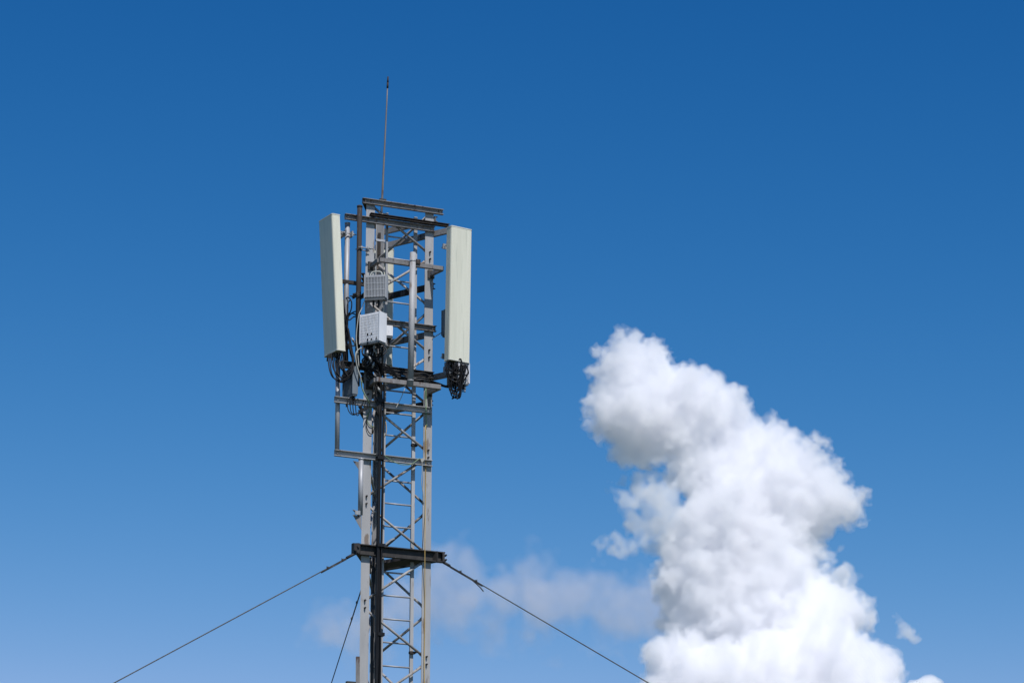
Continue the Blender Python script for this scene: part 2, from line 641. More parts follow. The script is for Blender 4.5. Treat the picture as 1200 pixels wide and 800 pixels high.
# left lower pipe
lq_root, lqa, lqb = pipe('mounting_pipe', 396.2, 414, 395.0, 533, YF(395, -0.045), 0.030, 'pipe', 'pale round pipe joining the left ends of the two long pale channels')
# dark rusty post
rp_root, rpa, rpb = pipe('mounting_pipe', 421.6, 241.5, 418.6, 452, YF(420, 0.10), 0.033, 'rust', 'dark rusty upright pipe left of the two white radio units')
ubolt(rp_root, P(420.4, 346.5, YF(420, 0.10)), 0.033, U, mat='tar')
ubolt(rp_root, P(420.8, 291, YF(420, 0.10)) + U * 0.07, 0.03, U, plate=0.07)
# front empty pipe on its stand-off arms
fd = 0.29
fz_u = zat(309.0, YF(480, fd) )
fp_root = thing('antenna_mount', P(481, 453, YF(481, fd)), 'grey stand-off frame with an empty thick pipe in front of the lattice', 'antenna mount')


def standoff(z, px0, px1, px_leg0, px_leg1, h, mat):
    o = LC + NO * fd
    ta, tb = along(o, U, px0, z), along(o, U, px1, z)
    A, B = o + U * ta + UP * z, o + U * tb + UP * z
    mb = MB()
    mb.prism([(-0.025, -h / 2), (0.025, -h / 2), (0.025, h / 2), (-0.025, h / 2)], A, B, NO, UP)
    lpart(mb, 'standoff_arm', mat, fp_root)
    for q, pl in ((A, px_leg0), (B, px_leg1)):
        f = LC + NO * 0.01
        t = along(f, U, pl, z)
        e = f + U * t + UP * z
        dd = (e - q).normalized()
        sd = dd.cross(UP).normalized()
        lpart(MB().prism([(-0.022, -h / 2 + 0.002), (0.022, -h / 2 + 0.002), (0.022, h / 2 - 0.002), (-0.022, h / 2 - 0.002)], q + dd * 0.02, e, sd, UP), 'standoff_arm', mat, fp_root)
        lpart(MB().box(e + NO * 0.004, U, NO, UP, 0.09, 0.02, 0.11), 'end_plate', 'tar', fp_root)


standoff(zat(310.2, YF(482, fd)), 444.5, 519, 435, 505, 0.052, 'beam')
standoff(zat(449.5, YF(480, fd)), 440.5, 516, 433, 502.5, 0.056, 'beam')
yp = YF(482, fd + 0.075)
a, b = P(483.9, 296, yp), P(480.9, 452.5, yp)
lpart(MB().tube([a, b], 0.0385, 20), 'pipe_shaft', 'steel', fp_root)
for py, px in ((306, 483.6), (446, 481.0)):
    lpart(MB().tube([P(px, py, yp) - UP * 0.008, P(px, py, yp) + UP * 0.008], 0.041, 20), 'strap', 'zinc', fp_root)
lpart(MB().box(P(489.5, 307, YF(482, fd)), U, NO, UP, 0.06, 0.05, 0.06), 'clamp', 'rust', fp_root)

# bottom-left tube with triangular brackets
br_root, bra, brb = pipe('mounting_pipe', 423.2, 537, 422.2, 603, YF(423, 0.075), 0.031, 'pipe', 'short pale round pipe clamped to the left leg above the guy bracket')
for (pts_, yy) in (([(414.5, 541), (421, 541), (421, 551)], 0), ([(413.8, 598), (421, 598), (421, 606)], 0), ([(414.0, 604), (423.5, 604), (423.5, 621)], 0)):
    Yq = YF(418, 0.06)
    pp = [P(x, y, Yq) for x, y in pts_]
    mb = MB()
    mb.prism([(p.x, p.z) for p in pp], Vector((0, Yq - 0.006, 0)), Vector((0, Yq + 0.006, 0)), Vector((1, 0, 0)), UP)
    mb.tube([pp[0] - Vector((0, 0.03, 0.0)), pp[0] + Vector((0.05, 0.03, 0))], 0.008, 6)
    lpart(mb, 'bracket', 'beam', br_root)
lpart(MB().box(P(419.0, 600.5, YF(418, 0.09)), U, NO, UP, 0.07, 0.02, 0.05), 'bracket', 'zinc', br_root)
lb_root = thing('cable_conduit', P(419.3, 860, YF(419, 0.0)), 'flat pale conduit running down the left edge of the left leg at the bottom', 'conduit')
lpart(MB().prism([(-0.024, -0.02), (0.024, -0.02), (0.024, 0.02), (-0.024, 0.02)], P(419.3, 769, YF(419, 0.0)), P(418.8, 900, YF(419, 0.0)), Vector((1, 0, 0)), Vector((0, 1, 0))), 'conduit_body', 'beam', lb_root)
lpart(MB().box(P(411.5, 801, YF(415, 0.0)), U, NO, UP, 0.13, 0.05, 0.06), 'bracket', 'tar', lb_root)

# ------------------------------------------------------------------ lightning rod
lr_y = BC.y - 0.02
a, b = P(446.4, 262, lr_y), P(454.4, 97, lr_y)
rod = thing('lightning_rod', a, 'thin tapering lightning rod leaning right above the mast top', 'lightning rod')
lpart(MB().tube([a + (b - a) * (i / 6) for i in range(7)], 0.016, 10, r2=0.008), 'rod', 'beam', rod)
tip = P(454.7, 90.0, lr_y)
lpart(MB().tube([b, b + (tip - b) * 0.45, tip], 0.013, 8, r2=0.009), 'rod_tip', 'rust', rod)
lpart(MB().tube([b - (b - a).normalized() * 0.08, b], 0.0135, 8), 'rod_collar', 'rust', rod)
for s in (0.06, 0.16):
    lpart(MB().box(a + (b - a) * s + Vector((0, 0.0, 0)), U, NO, UP, 0.09, 0.09, 0.03), 'clamp', 'tar', rod)


# ------------------------------------------------------------------ panel antennas
def panel_antenna(pipe_xy, phi, pyt, pyb, pxc, wdt, dep, tilt, label, gap=0.20, Yc=None):
    """face direction PHI degrees to the right of 'towards the camera'"""
    n = Vector((math.sin(R(phi)), -math.cos(R(phi)), 0))
    c = pipe_xy + n * gap
    zb, zt = zat(pyb, c.y), zat(pyt, c.y)
    H = zt - zb
    root = thing('panel_antenna', (c.x, c.y, zb), label, 'antenna', 'sector panel antennas on the mast')
    root.rotation_euler = (0, 0, R(phi))
    w, d = wdt / 2, dep / 2
    # local: -Y is the face, tilt leans the top outward
    sh = math.tan(R(tilt))
    mb = MB()
    rb = 0.020
    prof = [(-w, d), (-w, -d + rb), (-w + 0.35 * rb, -d + 0.3 * rb), (-w + rb, -d), (w - rb, -d), (w - 0.35 * rb, -d + 0.3 * rb), (w, -d + rb), (w, d)]
    lo = Vector((0, H / 2 * sh, 0.012))
    hi = Vector((0, -H / 2 * sh, H - 0.012))
    ex, ey = Vector((1, 0, 0)), Vector((0, 1, 0))
    mb.prism(prof, lo, hi, ex, ey)
    mb.build('radome', 'radome', root)
    g = 0.003
    capp = [(x * (1 + g / w), y * (1 + g / d)) for x, y in prof]
    MB().prism(capp, hi, hi + Vector((0, 0, 0.014)), ex, ey).build('top_cap', 'cap', root)
    MB().prism(capp, lo - Vector((0, 0, 0.014)), lo, ex, ey).build('bottom_cap', 'cap', root)
    for i in range(6):
        x = -w + 0.035 + i * (wdt - 0.07) / 5
        q = lo + Vector((x, 0.012 if i % 2 else -0.018, -0.014))
        MB().tube([q, q - Vector((0, 0, 0.045))], 0.011, 8).tube([q - Vector((0, 0, 0.03)), q - Vector((0, 0, 0.055))], 0.014, 8).build('connector', 'blackish' if i != 2 else 'zinc', root)
    # brackets on the back reaching to the pipe
    for s, zz in ((0, H * 0.90), (1, H * 0.07)):
        y0 = d + (H / 2 - zz) * sh
        mb = MB()
        mb.lbox(-0.05, 0.05, y0, y0 + 0.012, zz - 0.06, zz + 0.06)
        mb.lbox(-0.045, -0.037, y0 + 0.012, gap - 0.05, zz - 0.022, zz + 0.022)
        mb.lbox(0.037, 0.045, y0 + 0.012, gap - 0.05, zz - 0.022, zz + 0.022)
        mb.lbox(-0.085, 0.085, gap - 0.056, gap - 0.036, zz - 0.035, zz + 0.035)
        mb.lbox(-0.085, 0.085, gap + 0.036, gap + 0.056, zz - 0.035, zz + 0.035)
        for k in (-1, 1):
            mb.tube([Vector((k * 0.062, gap - 0.11, zz)), Vector((k * 0.062, gap + 0.11, zz))], 0.007, 6)
            mb.tube([Vector((k * 0.062, gap - 0.075, zz)), Vector((k * 0.062, gap - 0.058, zz))], 0.015, 6)
            mb.tube([Vector((k * 0.062, gap + 0.058, zz)), Vector((k * 0.062, gap + 0.075, zz))], 0.015, 6)
        mb.build('mounting_bracket', 'zinc', root)
    return root, n, c


lpx = (lpa + lpb) / 2
pl, nl, cl = panel_antenna(Vector((lpx.x - 0.010, lpx.y, 0)), -59, 256.5, 414.0, 0, 0.375, 0.112, 3.6,
                           'pale green panel antenna at the left of the mast, its broad face in shade')
# right antenna pipe
oR = BC + BRd * along(BC, BRd, 526.5, 12)
rpp = thing('mounting_pipe', Vector((oR.x, oR.y, zat(452, oR.y))), 'round pipe behind the right antenna, mostly hidden', 'pipe', 'antenna mounting pipes')
lpart(MB().tube([Vector((oR.x, oR.y, zat(272, oR.y))), Vector((oR.x, oR.y, zat(452, oR.y)))], 0.033, 16), 'pipe_shaft', 'pipe', rpp)
pr, nr_, cr = panel_antenna(oR.copy(), 34, 268.5, 424.0, 0, 0.318, 0.115, 1.2,
                            'pale green panel antenna at the right of the mast, its broad face sunlit')
# rear antenna
oB = P(445.2, 360, BC.y + 0.14)
oB.z = 0
rbp = thing('mounting_pipe', Vector((oB.x, oB.y, zat(440, oB.y))), 'round pipe behind the mast carrying the rear antenna, mostly hidden', 'pipe', 'antenna mounting pipes')
lpart(MB().tube([Vector((oB.x, oB.y, zat(300, oB.y))), Vector((oB.x, oB.y, zat(470, oB.y)))], 0.03, 16), 'pipe_shaft', 'pipe', rbp)
pb, nb, cb = panel_antenna(oB.copy(), 176, 293, 429, 0, 0.30, 0.115, 1.0,
                           'pale green panel antenna behind the lattice, seen from its back')


# ------------------------------------------------------------------ radio units
def radio(loc, phi, wd, h, dp, mat, label, fins=12, rows=0, handle=False, holes=0, conns=5, fin_d=0.028, name='radio_unit', rim=True):
    """loc: centre of the body's bottom"""
    root = thing(name, loc, label, 'radio unit', 'radio units on the mast')
    root.rotation_euler = (0, 0, R(phi))
    w, d = wd / 2, dp / 2
    MB().lbox(-w, w, -d + (fin_d if fins > 2 else 0.0), d, 0.02, h).build('housing', mat, root, bevel=0.006)
    mb = MB()
    for i in range(fins if fins > 2 else 0):
        x = -w + 0.014 + i * (wd - 0.028) / (fins - 1)
        mb.lbox(x - 0.0038, x + 0.0038, -d, -d + fin_d + 0.002, 0.032, h - 0.012)
    for j in range(rows):
        z_ = 0.05 + j * (h - 0.08) / max(1, rows - 1)
        mb.lbox(-w + 0.008, w - 0.008, -d + 0.004, -d + fin_d + 0.001, z_ - 0.003, z_ + 0.003)
    if fins > 2:
        mb.build('cooling_fins', mat, root)
    else:
        mb.bm.free()
    if rim:
        mb = MB()
        mb.lbox(-w - 0.004, -w + 0.006, -d - 0.003, d, 0.022, h + 0.002)
        mb.lbox(w - 0.006, w + 0.004, -d - 0.003, d, 0.022, h + 0.002)
        mb.build('side_rim', mat, root)
    MB().lbox(-w + 0.006, w - 0.006, -d + 0.01, d - 0.006, 0.0, 0.019).build('connector_plate', 'darkbox', root)
    for i in range(conns):
        x = -w + 0.04 + i * (wd - 0.08) / max(1, conns - 1)
        MB().tube([Vector((x, 0, 0.0)), Vector((x, 0, -0.055))], 0.014, 8).tube([Vector((x, 0, -0.05)), Vector((x, 0, -0.09))], 0.009, 8).build('connector', 'black' if i % 3 else 'zinc', root)
    if handle:
        pts_ = [Vector((-0.075, 0, h - 0.005)), Vector((-0.07, 0, h + 0.035)), Vector((-0.04, 0, h + 0.058)), Vector((0.04, 0, h + 0.058)), Vector((0.07, 0, h + 0.035)), Vector((0.075, 0, h - 0.005))]
        MB().tube(spline(pts_, 4), 0.007, 8).build('handle', 'cap', root)
    for i in range(holes):
        x, z_ = ((-0.03, 0.06), (0.03, 0.06), (-0.03, 0.13), (0.03, 0.13), (0.11, 0.06), (-0.03, 0.02))[i]
        MB().prism([(x - 0.010, z_ - 0.014), (x + 0.010, z_ - 0.014), (x + 0.003, z_ + 0.014), (x - 0.003, z_ + 0.014)], Vector((0, -d - 0.003, 0)), Vector((0, -d + 0.01, 0)), Vector((1, 0, 0)), UP).build('warning_mark', 'black', root)
    # pipe bracket on the back
    MB().lbox(-0.05, 0.05, d, d + 0.05, h * 0.35, h * 0.8).build('back_bracket', 'zinc', root)
    return root


Yu = YF(441, 0.30)
radio(P(440.6, 352.5, Yu), -9, 0.280, 0.335, 0.13, 'whitegrey', 'upper light grey ribbed radio unit with a carrying handle', fins=14, rows=4, handle=True, conns=4, fin_d=0.024)
Yl = YF(438, 0.30)
radio(P(436.9, 404.5, Yl), -33, 0.305, 0.410, 0.155, 'white', 'larger white radio unit with a grid of fins, below the one with a handle', fins=14, rows=10, holes=6, conns=6, fin_d=0.0095)
radio(P(449.5, 396.5, YF(450, 0.10)), 12, 0.22, 0.16, 0.12, 'white', 'small plain white box peeping out right of the larger white radio unit', fins=2, conns=2, name='junction_box', rim=False)
radio(P(410.2, 466.5, YF(410, 0.0)), -60, 0.28, 0.385, 0.075, 'bluegrey', 'shaded blue grey radio unit under the left antenna', fins=9, conns=3, fin_d=0.015)
# dark unit left of the right antenna
oo = Vector((oR.x, oR.y + 0.22, 0))
oo.x += 0.005
q = Vector((oo.x, oo.y, zat(392.5, oo.y)))
radio(q, -60, 0.30, 0.365, 0.10, 'bluegrey', 'dark slim radio unit showing from behind the left edge of the right antenna', fins=2, conns=2, fin_d=0.004)
q = P(541.5, 451, cr.y + 0.06)
radio(q, 34, 0.165, 0.29, 0.09, 'white', 'small white radio unit hanging among black cables under the right antenna', fins=6, conns=4)
q = P(527.5, 442, cr.y + 0.04)
radio(q, 34, 0.12, 0.19, 0.08, 'bluegrey', 'small dark filter box under the left corner of the right antenna', fins=2, conns=2, name='filter_box')

# ------------------------------------------------------------------ cables
ncab = 0


def cable(pts, r, mat, label, group=None, cat='cable', name='cable', sub=7):
    o = MB().tube(spline(pts, sub), r, 8).build(name, mat)
    tag(o, label, cat, group)
    return o


rnd = random.Random(4)
# feeder cables: two rows of four in front of the lattice, down to the ground
fe = LC + NO * 0.115
zt = zat(452, YL)
for i in (0, 1, 2, 4, 5, 6):
    row = i // 4
    c0_ = LC + NO * (0.085 + 0.030 * row)
    tm = along(c0_, U, (442.2, 444.1, 447.0, 446.2)[i % 4] + 0.4 * row, zat(640, YL))
    pts_ = []
    for zz in np.linspace(0.3, zt + rnd.uniform(-0.1, 0.15), 18):
        pts_.append(c0_ + U * (tm + rnd.uniform(-0.005, 0.005)) + NO * rnd.uniform(-0.012, 0.008) + UP * float(zz))
    # swing up into the clutter under the white units
    ex_, ey_ = rnd.uniform(428, 449), rnd.uniform(404, 424)
    pts_.append(P(442 + rnd.uniform(-4, 6), 432 + rnd.uniform(-6, 4), YF(440, 0.16)))
    pts_.append(P(ex_, ey_, YF(438, 0.26)))
    cable(pts_, 0.0125, 'black', 'black feeder cable of the tight bundle running down in front of the lattice', 'feeder cables in the front bundle', name='feeder_cable', sub=3)
# rear feeders beside the shaded rear leg
for i in (0, 1, 3):
    c0_ = LC + NO * (-0.16 - 0.01 * i)
    tm = along(c0_, U, 435.8 + 2.1 * i, zat(720, YL))
    pts_ = [c0_ + U * (tm + rnd.uniform(-0.003, 0.003)) + UP * float(zz) for zz in np.linspace(0.3, zat(648, YL), 14)]
    cable(pts_, 0.0125, 'blackish', 'dark feeder cable in the shaded gap beside the left leg below the guy bracket', 'feeder cables in the shaded gap', name='feeder_cable', sub=3)
# bundle ties
for py in (470, 537, 639, 743):
    zz = zat(py, YL)
    c0_ = LC + NO * 0.10 + U * along(LC + NO * 0.10, U, 445.5, zz) + UP * zz
    mb = MB().box(c0_, U, NO, UP, 0.090, 0.085, 0.040)
    o = mb.build('cable_clamp', 'black')
    where = {470: 'at the upper pale channel', 537: 'at the lower pale channel', 639: 'at the black guy bracket', 743: 'below the guy bracket'}[py]
    tag(o, 'black clamp round the feeder bundle ' + where, 'clamp', 'clamps on the feeder bundle')

# loops under the left antenna
bl = 'black jumper cable looping below the left antenna towards the lattice'
for i in range(10):
    x0 = 384.5 + i * 1.9
    y0 = 415 - i * 0.7
    low = 437 + rnd.uniform(0, 10)
    yy = cl.y - 0.06 - 0.008 * (i % 5)
    xr = 410 + rnd.uniform(-2, 4)
    pts_ = [P(x0, y0, yy + .05), P(x0 + 0.3, y0 + 9, yy + 0.03), P(x0 + 2.5, low - 9, yy), P(x0 + 7.5, low - 1.5, yy), P(402 + rnd.uniform(-2, 2), low + 1, yy),
            P(xr, low - 7, yy), P(413.5 + rnd.uniform(-1, 1.5), 424 + rnd.uniform(-4, 4), yy + 0.03), P(411 + rnd.uniform(-2, 2), 408 + rnd.uniform(-3, 3), yy + 0.06),
            P(407.5 + rnd.uniform(-1.5, 1.5), 384 + rnd.uniform(-6, 6), yy + 0.08)]
    cable(pts_, 0.0078, 'black', bl, 'jumper cables under the left antenna', name='jumper_cable')
# cables up along the left pipe
for i in range(6):
    yy = YLP - 0.07 + 0.012 * i
    pts_ = [P(405 + rnd.uniform(-2.0, 3), y + rnd.uniform(-3, 3), yy) for y in (428, 408, 390, 372)]
    tgt = [(401, 350), (403, 362), (412, 367), (415, 371), (410, 352), (416, 365)][i]
    pts_.append(P((404 + tgt[0]) / 2, tgt[1] + 4, yy))
    pts_.append(P(tgt[0], tgt[1], yy + 0.05))
    if i in (2, 3, 5):
        pts_.append(P(421, tgt[1] + rnd.uniform(-1, 4), yy + 0.05))
    cable(pts_, 0.008, 'black', 'thin black cable tied along the left antenna pipe', 'cables along the left antenna pipe', name='jumper_cable')
# arc behind the left antenna
cable([P(402.5, 352, YLP), P(408, 348.5, YLP - 0.05), P(412, 354, YLP - 0.08), P(411, 364, YLP - 0.08), P(406, 372, YLP - 0.05), P(404, 386, YLP - 0.05)], 0.008, 'black',
      'black cable arching out between the left antenna pipe and the rusty pipe', name='jumper_cable')
# clutter between the white units and the cross beam
tgl = 'black jumper cable in the tangle under the larger white radio unit'
for i in range(13):
    x0 = 425 + i * 2.1
    y0 = 404 + rnd.uniform(-1, 3)
    d0 = 0.30 - 0.012 * i
    pts_ = [P(x0, y0, YF(440, d0)), P(x0 + rnd.uniform(-2, 2), 414 + rnd.uniform(-2, 3), YF(440, d0 + 0.02)),
            P(430 + rnd.uniform(-6, 12), 424 + rnd.uniform(-3, 5), YF(440, 0.22)), P(430 + rnd.uniform(-2, 14), 436 + rnd.uniform(-4, 6), YF(440, 0.18)),
            P(441 + rnd.uniform(-2, 7), 452 + rnd.uniform(-4, 8), YF(443, 0.14)), P(443 + rnd.uniform(-1.5, 4), 476 + rnd.uniform(-4, 12), YF(443, 0.12))]
    cable(pts_, 0.0085, 'black' if i % 4 else 'blackish', tgl, 'jumper cables under the white radio units', name='jumper_cable')
# small loops hanging under the clutter
for i in range(4):
    x0 = 407 + i * 3
    pts_ = [P(x0, 466, YF(410, .08)), P(x0 + 1 + i * .3, 480 + 2 * i, YF(410, .1)), P(x0 + 7, 486 - i * 1.2, YF(412, .1)), P(x0 + 15, 481 - i, YF(416, .1)), P(x0 + 19, 469, YF(420, .1))]
    cable(pts_, 0.006, 'black', 'thin black cable loop hanging below the left end of the upper pale channel', 'loops below the upper pale channel', name='jumper_cable')
# arcs right of the tangle
for i in range(4):
    pts_ = [P(444 + i, 426 + i * 1.2, YF(445, .2)), P(452, 427 + i * 2.4, YF(450, .19)), P(461 + i * .6, 434 + i * 1.8, YF(460, .16)), P(466 + i, 441 + i, YF(465, .05)), P(486 + i * 2, 444 + i, YF(486, -.04)),
            P(500, 445 + i, YF(500, -.06)), P(514, 449 + i * .6, cr.y + 0.1), P(523 + i, 452 + i * .5, cr.y + 0.06), P(531 + i * 2, 448, cr.y + .02), P(534 + i * 2.2, 440 - i, cr.y)]
    cable(pts_, 0.010, 'black', 'black cable crossing the mast to the right antenna along the dark cross beam', 'cables crossing to the right antenna', name='jumper_cable')
# loops under the right antenna
rl = 'black jumper cable looping below the right antenna'
for i in range(24):
    x0 = 524 + (i % 8) * 3.2 + rnd.uniform(-1, 1)
    y0 = 424 + (i % 8) * 0.35
    yy = cr.y - 0.05 + rnd.uniform(-.03, .12)
    deep = rnd.uniform(438, 469)
    xm = 531 + rnd.uniform(-5, 6)
    pts_ = [P(x0, y0, yy), P(x0 + rnd.uniform(-3, 3), y0 + rnd.uniform(6, 12), yy), P(x0 * .7 + xm * .3 - 2, deep - 6, yy + .02), P(xm + 1, deep, yy + .04), P(xm + rnd.uniform(4, 8), deep - 5, yy + .05),
            P(xm + rnd.uniform(2, 9), deep - 18, yy + .04), P(535 + rnd.uniform(-11, 11), 434 + rnd.uniform(-6, 6), yy + .04)]
    cable(pts_, 0.0085, 'black', rl, 'jumper cables under the right antenna', name='jumper_cable')

# cables lying along the dark cross beam
for i in range(5):
    pts_ = [P(446, 430 + i * 2.2, YF(446, .12))] + [P(x, 430.5 + (x - 446) * .145 + i * 2.0 + rnd.uniform(-1.6, 1.6), YF(x, .075 + .008 * i)) for x in (453, 461, 470, 479, 488, 497)] + [P(504, 441 + i * 1.5, YF(504, .03))]
    cable(pts_, 0.0085, 'black' if i % 2 else 'blackish', 'black cable strapped along the dark cross beam behind the thick grey pipe', 'cables strapped along the dark cross beam', name='jumper_cable')

# light cables
cable([P(427.5, 352, YF(428, .24)), P(424, 361, YF(424, .2)), P(420.5, 369, YF(421, .19)), P(418.6, 382, YF(420, .19)), P(417.5, 396, YF(420, .19)), P(419, 412, YF(420, .2)), P(420.5, 430, YF(421, .2))], 0.0065, 'whitecable',
      'white cable hanging from the upper radio unit across the rusty pipe', name='power_cable')
cable([P(423.5, 407.5, YF(423, .25)), P(419, 410.5, YF(420, .24)), P(416.8, 417, YF(418, .24)), P(418.5, 430, YF(420, .22)), P(422.5, 442, YF(422, .2)), P(424.5, 455, YF(424, .16)), P(430, 467, YF(430, .13)), P(433, 473, YF(433, .1))], 0.0085, 'whitecable',
      'thick off-white cable curving down left of the tangle', name='power_cable')
cable([P(424, 446, YF(424, .21)), P(424.5, 455, YF(425, .2)), P(428, 463, YF(428, .18)), P(432, 470, YF(432, .15)), P(434, 479, YF(433, .06)), P(430, 489, YF(431, .03)), P(432.5, 497, YF(433, .03)), P(438, 500.5, YF(438, .02))], 0.006, 'green',
      'thin faded green earth wire snaking down the left leg below the tangle', name='earth_wire')
cable([P(432, 484, YF(432, .03)), P(429.3, 497, YF(430, .03)), P(432, 506, YF(432, .03)), P(436.5, 508, YF(436, .02)), P(439, 500, YF(439, .02))], 0.0055, 'black',
      'thin black wire looping on the pale face of the left leg', name='earth_wire')
cable([P(499, 455, YF(499, .03)), P(499.2, 478, YF(499, .06)), P(499.4, 490, YF(499, .03)), P(500.2, 500, YF(500, .02))], 0.0065, 'green',
      'thin green wire down the upper inner edge of the right leg', name='earth_wire')
yy_ = LC + NO * 0.018
pts_ = []
for py in (498, 530, 560, 600, 640, 700, 740, 775, 800, 840):
    zz = zat(py, RC.y)
    dd = 0.018 if abs(py - 543) > 12 and abs(py - 652) > 14 else 0.08
    pts_.append(P(499.0 - (py - 498) * 0.0062 + rnd.uniform(-.25, .25), py, YF(499, dd)))
cable(pts_, 0.0052, 'yellow', 'long yellow cable down the inner edge of the right leg', name='earth_wire', sub=4)
cable([P(494.5, 540, YF(494, .06)), P(494.7, 552, YF(494, .05)), P(494.2, 566, YF(494, .05)), P(495.8, 578, YF(494, .03)), P(496.5, 590, YF(494, .0))], 0.005, 'whitecable',
      'thin white wire dangling below the lowest long channel near the right leg', name='earth_wire')
cable([P(451, 534, YF(451, .07)), P(460, 540, YF(460, .07)), P(470, 544, YF(470, .07)), P(481, 544, YF(481, .07)), P(488, 539.5, YF(488, .07)), P(492, 537, YF(492, .05)), P(495, 540.5, YF(495, .05))], 0.005, 'green',
      'thin green wire drooping across the lowest long channel', name='earth_wire')
cable([P(474.5, 455, YF(474, .04)), P(470, 466, YF(470, .05)), P(466, 474, YF(466, .06)), P(463, 480, YF(463, .06))], 0.0045, 'whitecable',
      'thin pale wire slanting over the upper pale channel', name='earth_wire')
cable([P(452, 494, YF(451, .04)), P(453, 502, YF(451, .04)), P(452.3, 508, YF(451, .04)), P(450.5, 512, YF(451, .02))], 0.0045, 'yellow',
      'short yellowish wire beside the feeder bundle between the pale channels', name='earth_wire')
cable([P(507, 396.5, YF(507, .02)), P(512, 393, YF(512, .0)), P(518, 389.5, YF(516, -.05))], 0.006, 'whitecable',
      'short pale wire from the right leg to the dark radio unit', name='earth_wire')
mb = MB()
mb.tube([P(495, 538.5, YF(495, .06)), P(495.5, 540, YF(495, .0))], 0.022, 10)
tag(mb.build('cable_ring', 'whitecable'), 'small white ring where the thin wires meet at the right leg', 'ring')
for (x, y) in ((439.5, 408), (434, 412), (436.5, 424), (446, 418), (424, 400), (413, 397), (416, 400)):
    pass
# light connectors in the tangle
for i, (x, y, d_) in enumerate(((430.5, 413, .3), (433.5, 420, .27), (440.5, 411, .28), (446, 409, .24), (437.5, 427, .25), (445.5, 421, .2), (413.5, 398, .12), (416.5, 401, .14), (444, 456, .17), (446.5, 445, .15))):
    c0_ = P(x, y, YF(x, d_))
    v = Vector((rnd.uniform(-.5, .5), rnd.uniform(-.2, .2), 1)).normalized()
    o = MB().tube([c0_ - v * 0.045, c0_ + v * 0.03], 0.011, 8).tube([c0_ - v * 0.02, c0_ + v * 0.01], 0.015, 8).build('plug', 'zinc')
    tag(o, 'small silvery cable plug among the black jumpers left of the lattice', 'plug', 'silvery plugs in the cable tangle')


# ------------------------------------------------------------------ guy wires
def guy(S, q, radius, out, label, clamps, tail=None):
    C0 = Vector((0, 0, CAMZ))
    V = S - C0
    r_ = ray(*q)
    best = None
    for i in range(-12000, 2001):
        a = i / 300.0
        b = (0.15 - CAMZ - a * V.z) / r_.z
        if b <= 0:
            continue
        A_ = C0 + V * a + r_ * b
        h = A_ - S
        h.z = 0
        if h.dot(out) <= 0:
            continue
        e = abs(h.length - radius)
        if best is None or e < best[0]:
            best = (e, A_)
    A_ = best[1]
    root = thing('guy_wire', A_, label, 'guy wire', 'guy wires of the mast')
    # a slight sag
    v = A_ - S
    pts = [S + v * t - UP * (0.03 * math.sin(math.pi * t)) for t in [i / 24 for i in range(25)]]
    lpart(MB().tube(pts, 0.0070, 8), 'strand', 'wire', root)
    d = v.normalized()
    lpart(MB().tube([S - d * 0.06, S + d * 0.10], 0.018, 8), 'shackle', 'tar', root)
    for cdist in clamps:
        p = S + d * cdist
        mb = MB().box(p + UP * 0.004, d, d.cross(UP).normalized(), d.cross(UP).normalized().cross(d), 0.024, 0.022, 0.024)
        mb.tube([p, p + d.cross(UP).cross(d).normalized() * 0.028], 0.0045, 6)
        lpart(mb, 'wire_clamp', 'tar', root)
    if clamps:
        o = S + d * 0.1 - UP * 0.016
        lpart(MB().tube([o, S + d * (clamps[-1] + 0.1) - UP * 0.018], 0.0065, 6), 'tail_end', 'wire', root)
    if tail:
        lpart(MB().tube(tail, 0.008, 6), 'loose_tail', 'wire', root)
    lpart(MB().box(Vector((A_.x, A_.y, 0.15)), Vector((1, 0, 0)), Vector((0, 1, 0)), UP, 0.8, 0.8, 0.5), 'anchor_block', 'concrete', root)
    return root


def plan(a, b):
    v = (a - b)
    v.z = 0
    return v.normalized()


SL = P(413.6, 649.5, YF(414, 0.08))
SR = P(519.8, 658.5, YF(519, 0.03))
SB = P(434.5, 655, BC.y + 0.10)
guy(SL, (130, 800), 15.5, plan(LC, CEN), 'left guy wire running down to the lower left corner of the picture', [0.16, 0.39])
YR = SR.y
guy(SR, (763, 800), 15.5, plan(RC, CEN), 'right guy wire running down towards the big white cloud', [0.27, 0.52],
    tail=[P(549, 676.0, YR + 0.0), P(556, 681.5, YR), P(563, 688, YR - 0.02), P(566.5, 692.5, YR - 0.02)])
guy(SB, (388, 800), 15.5, plan(BC, CEN), 'steep short-looking guy wire emerging behind the left leg', [0.45, 0.8, 1.1])
# ------------------------------------------------------------------ clouds: closed meshes filled with a scattering medium
CLOUD_Y = 2600.0
def interp_matrix(n_out, n_in, rng_shift):
    t = np.linspace(0, n_in - 3.001, n_out) + rng_shift * 0.0
    i = np.floor(t).astype(int)
    f = t - i
    M = np.zeros((n_out, n_in), dtype=np.float32)
    w = [(1 - f) ** 3 / 6, (3 * f ** 3 - 6 * f ** 2 + 4) / 6, (-3 * f ** 3 + 3 * f ** 2 + 3 * f + 1) / 6, f ** 3 / 6]
    for k in range(4):
        M[np.arange(n_out), np.minimum(i + k, n_in - 1)] += w[k]
    return M


def smooth_noise(shape, cell, rng):
    """band-limited noise with features about CELL voxels across, about unit variance"""
    ns = [max(4, int(s / cell) + 4) for s in shape]
    a = rng.standard_normal(ns).astype(np.float32)
    for ax in range(3):
        M = interp_matrix(shape[ax], ns[ax], 0)
        a = np.moveaxis(np.tensordot(M, a, axes=(1, ax)), 0, ax)
    return a / 0.33


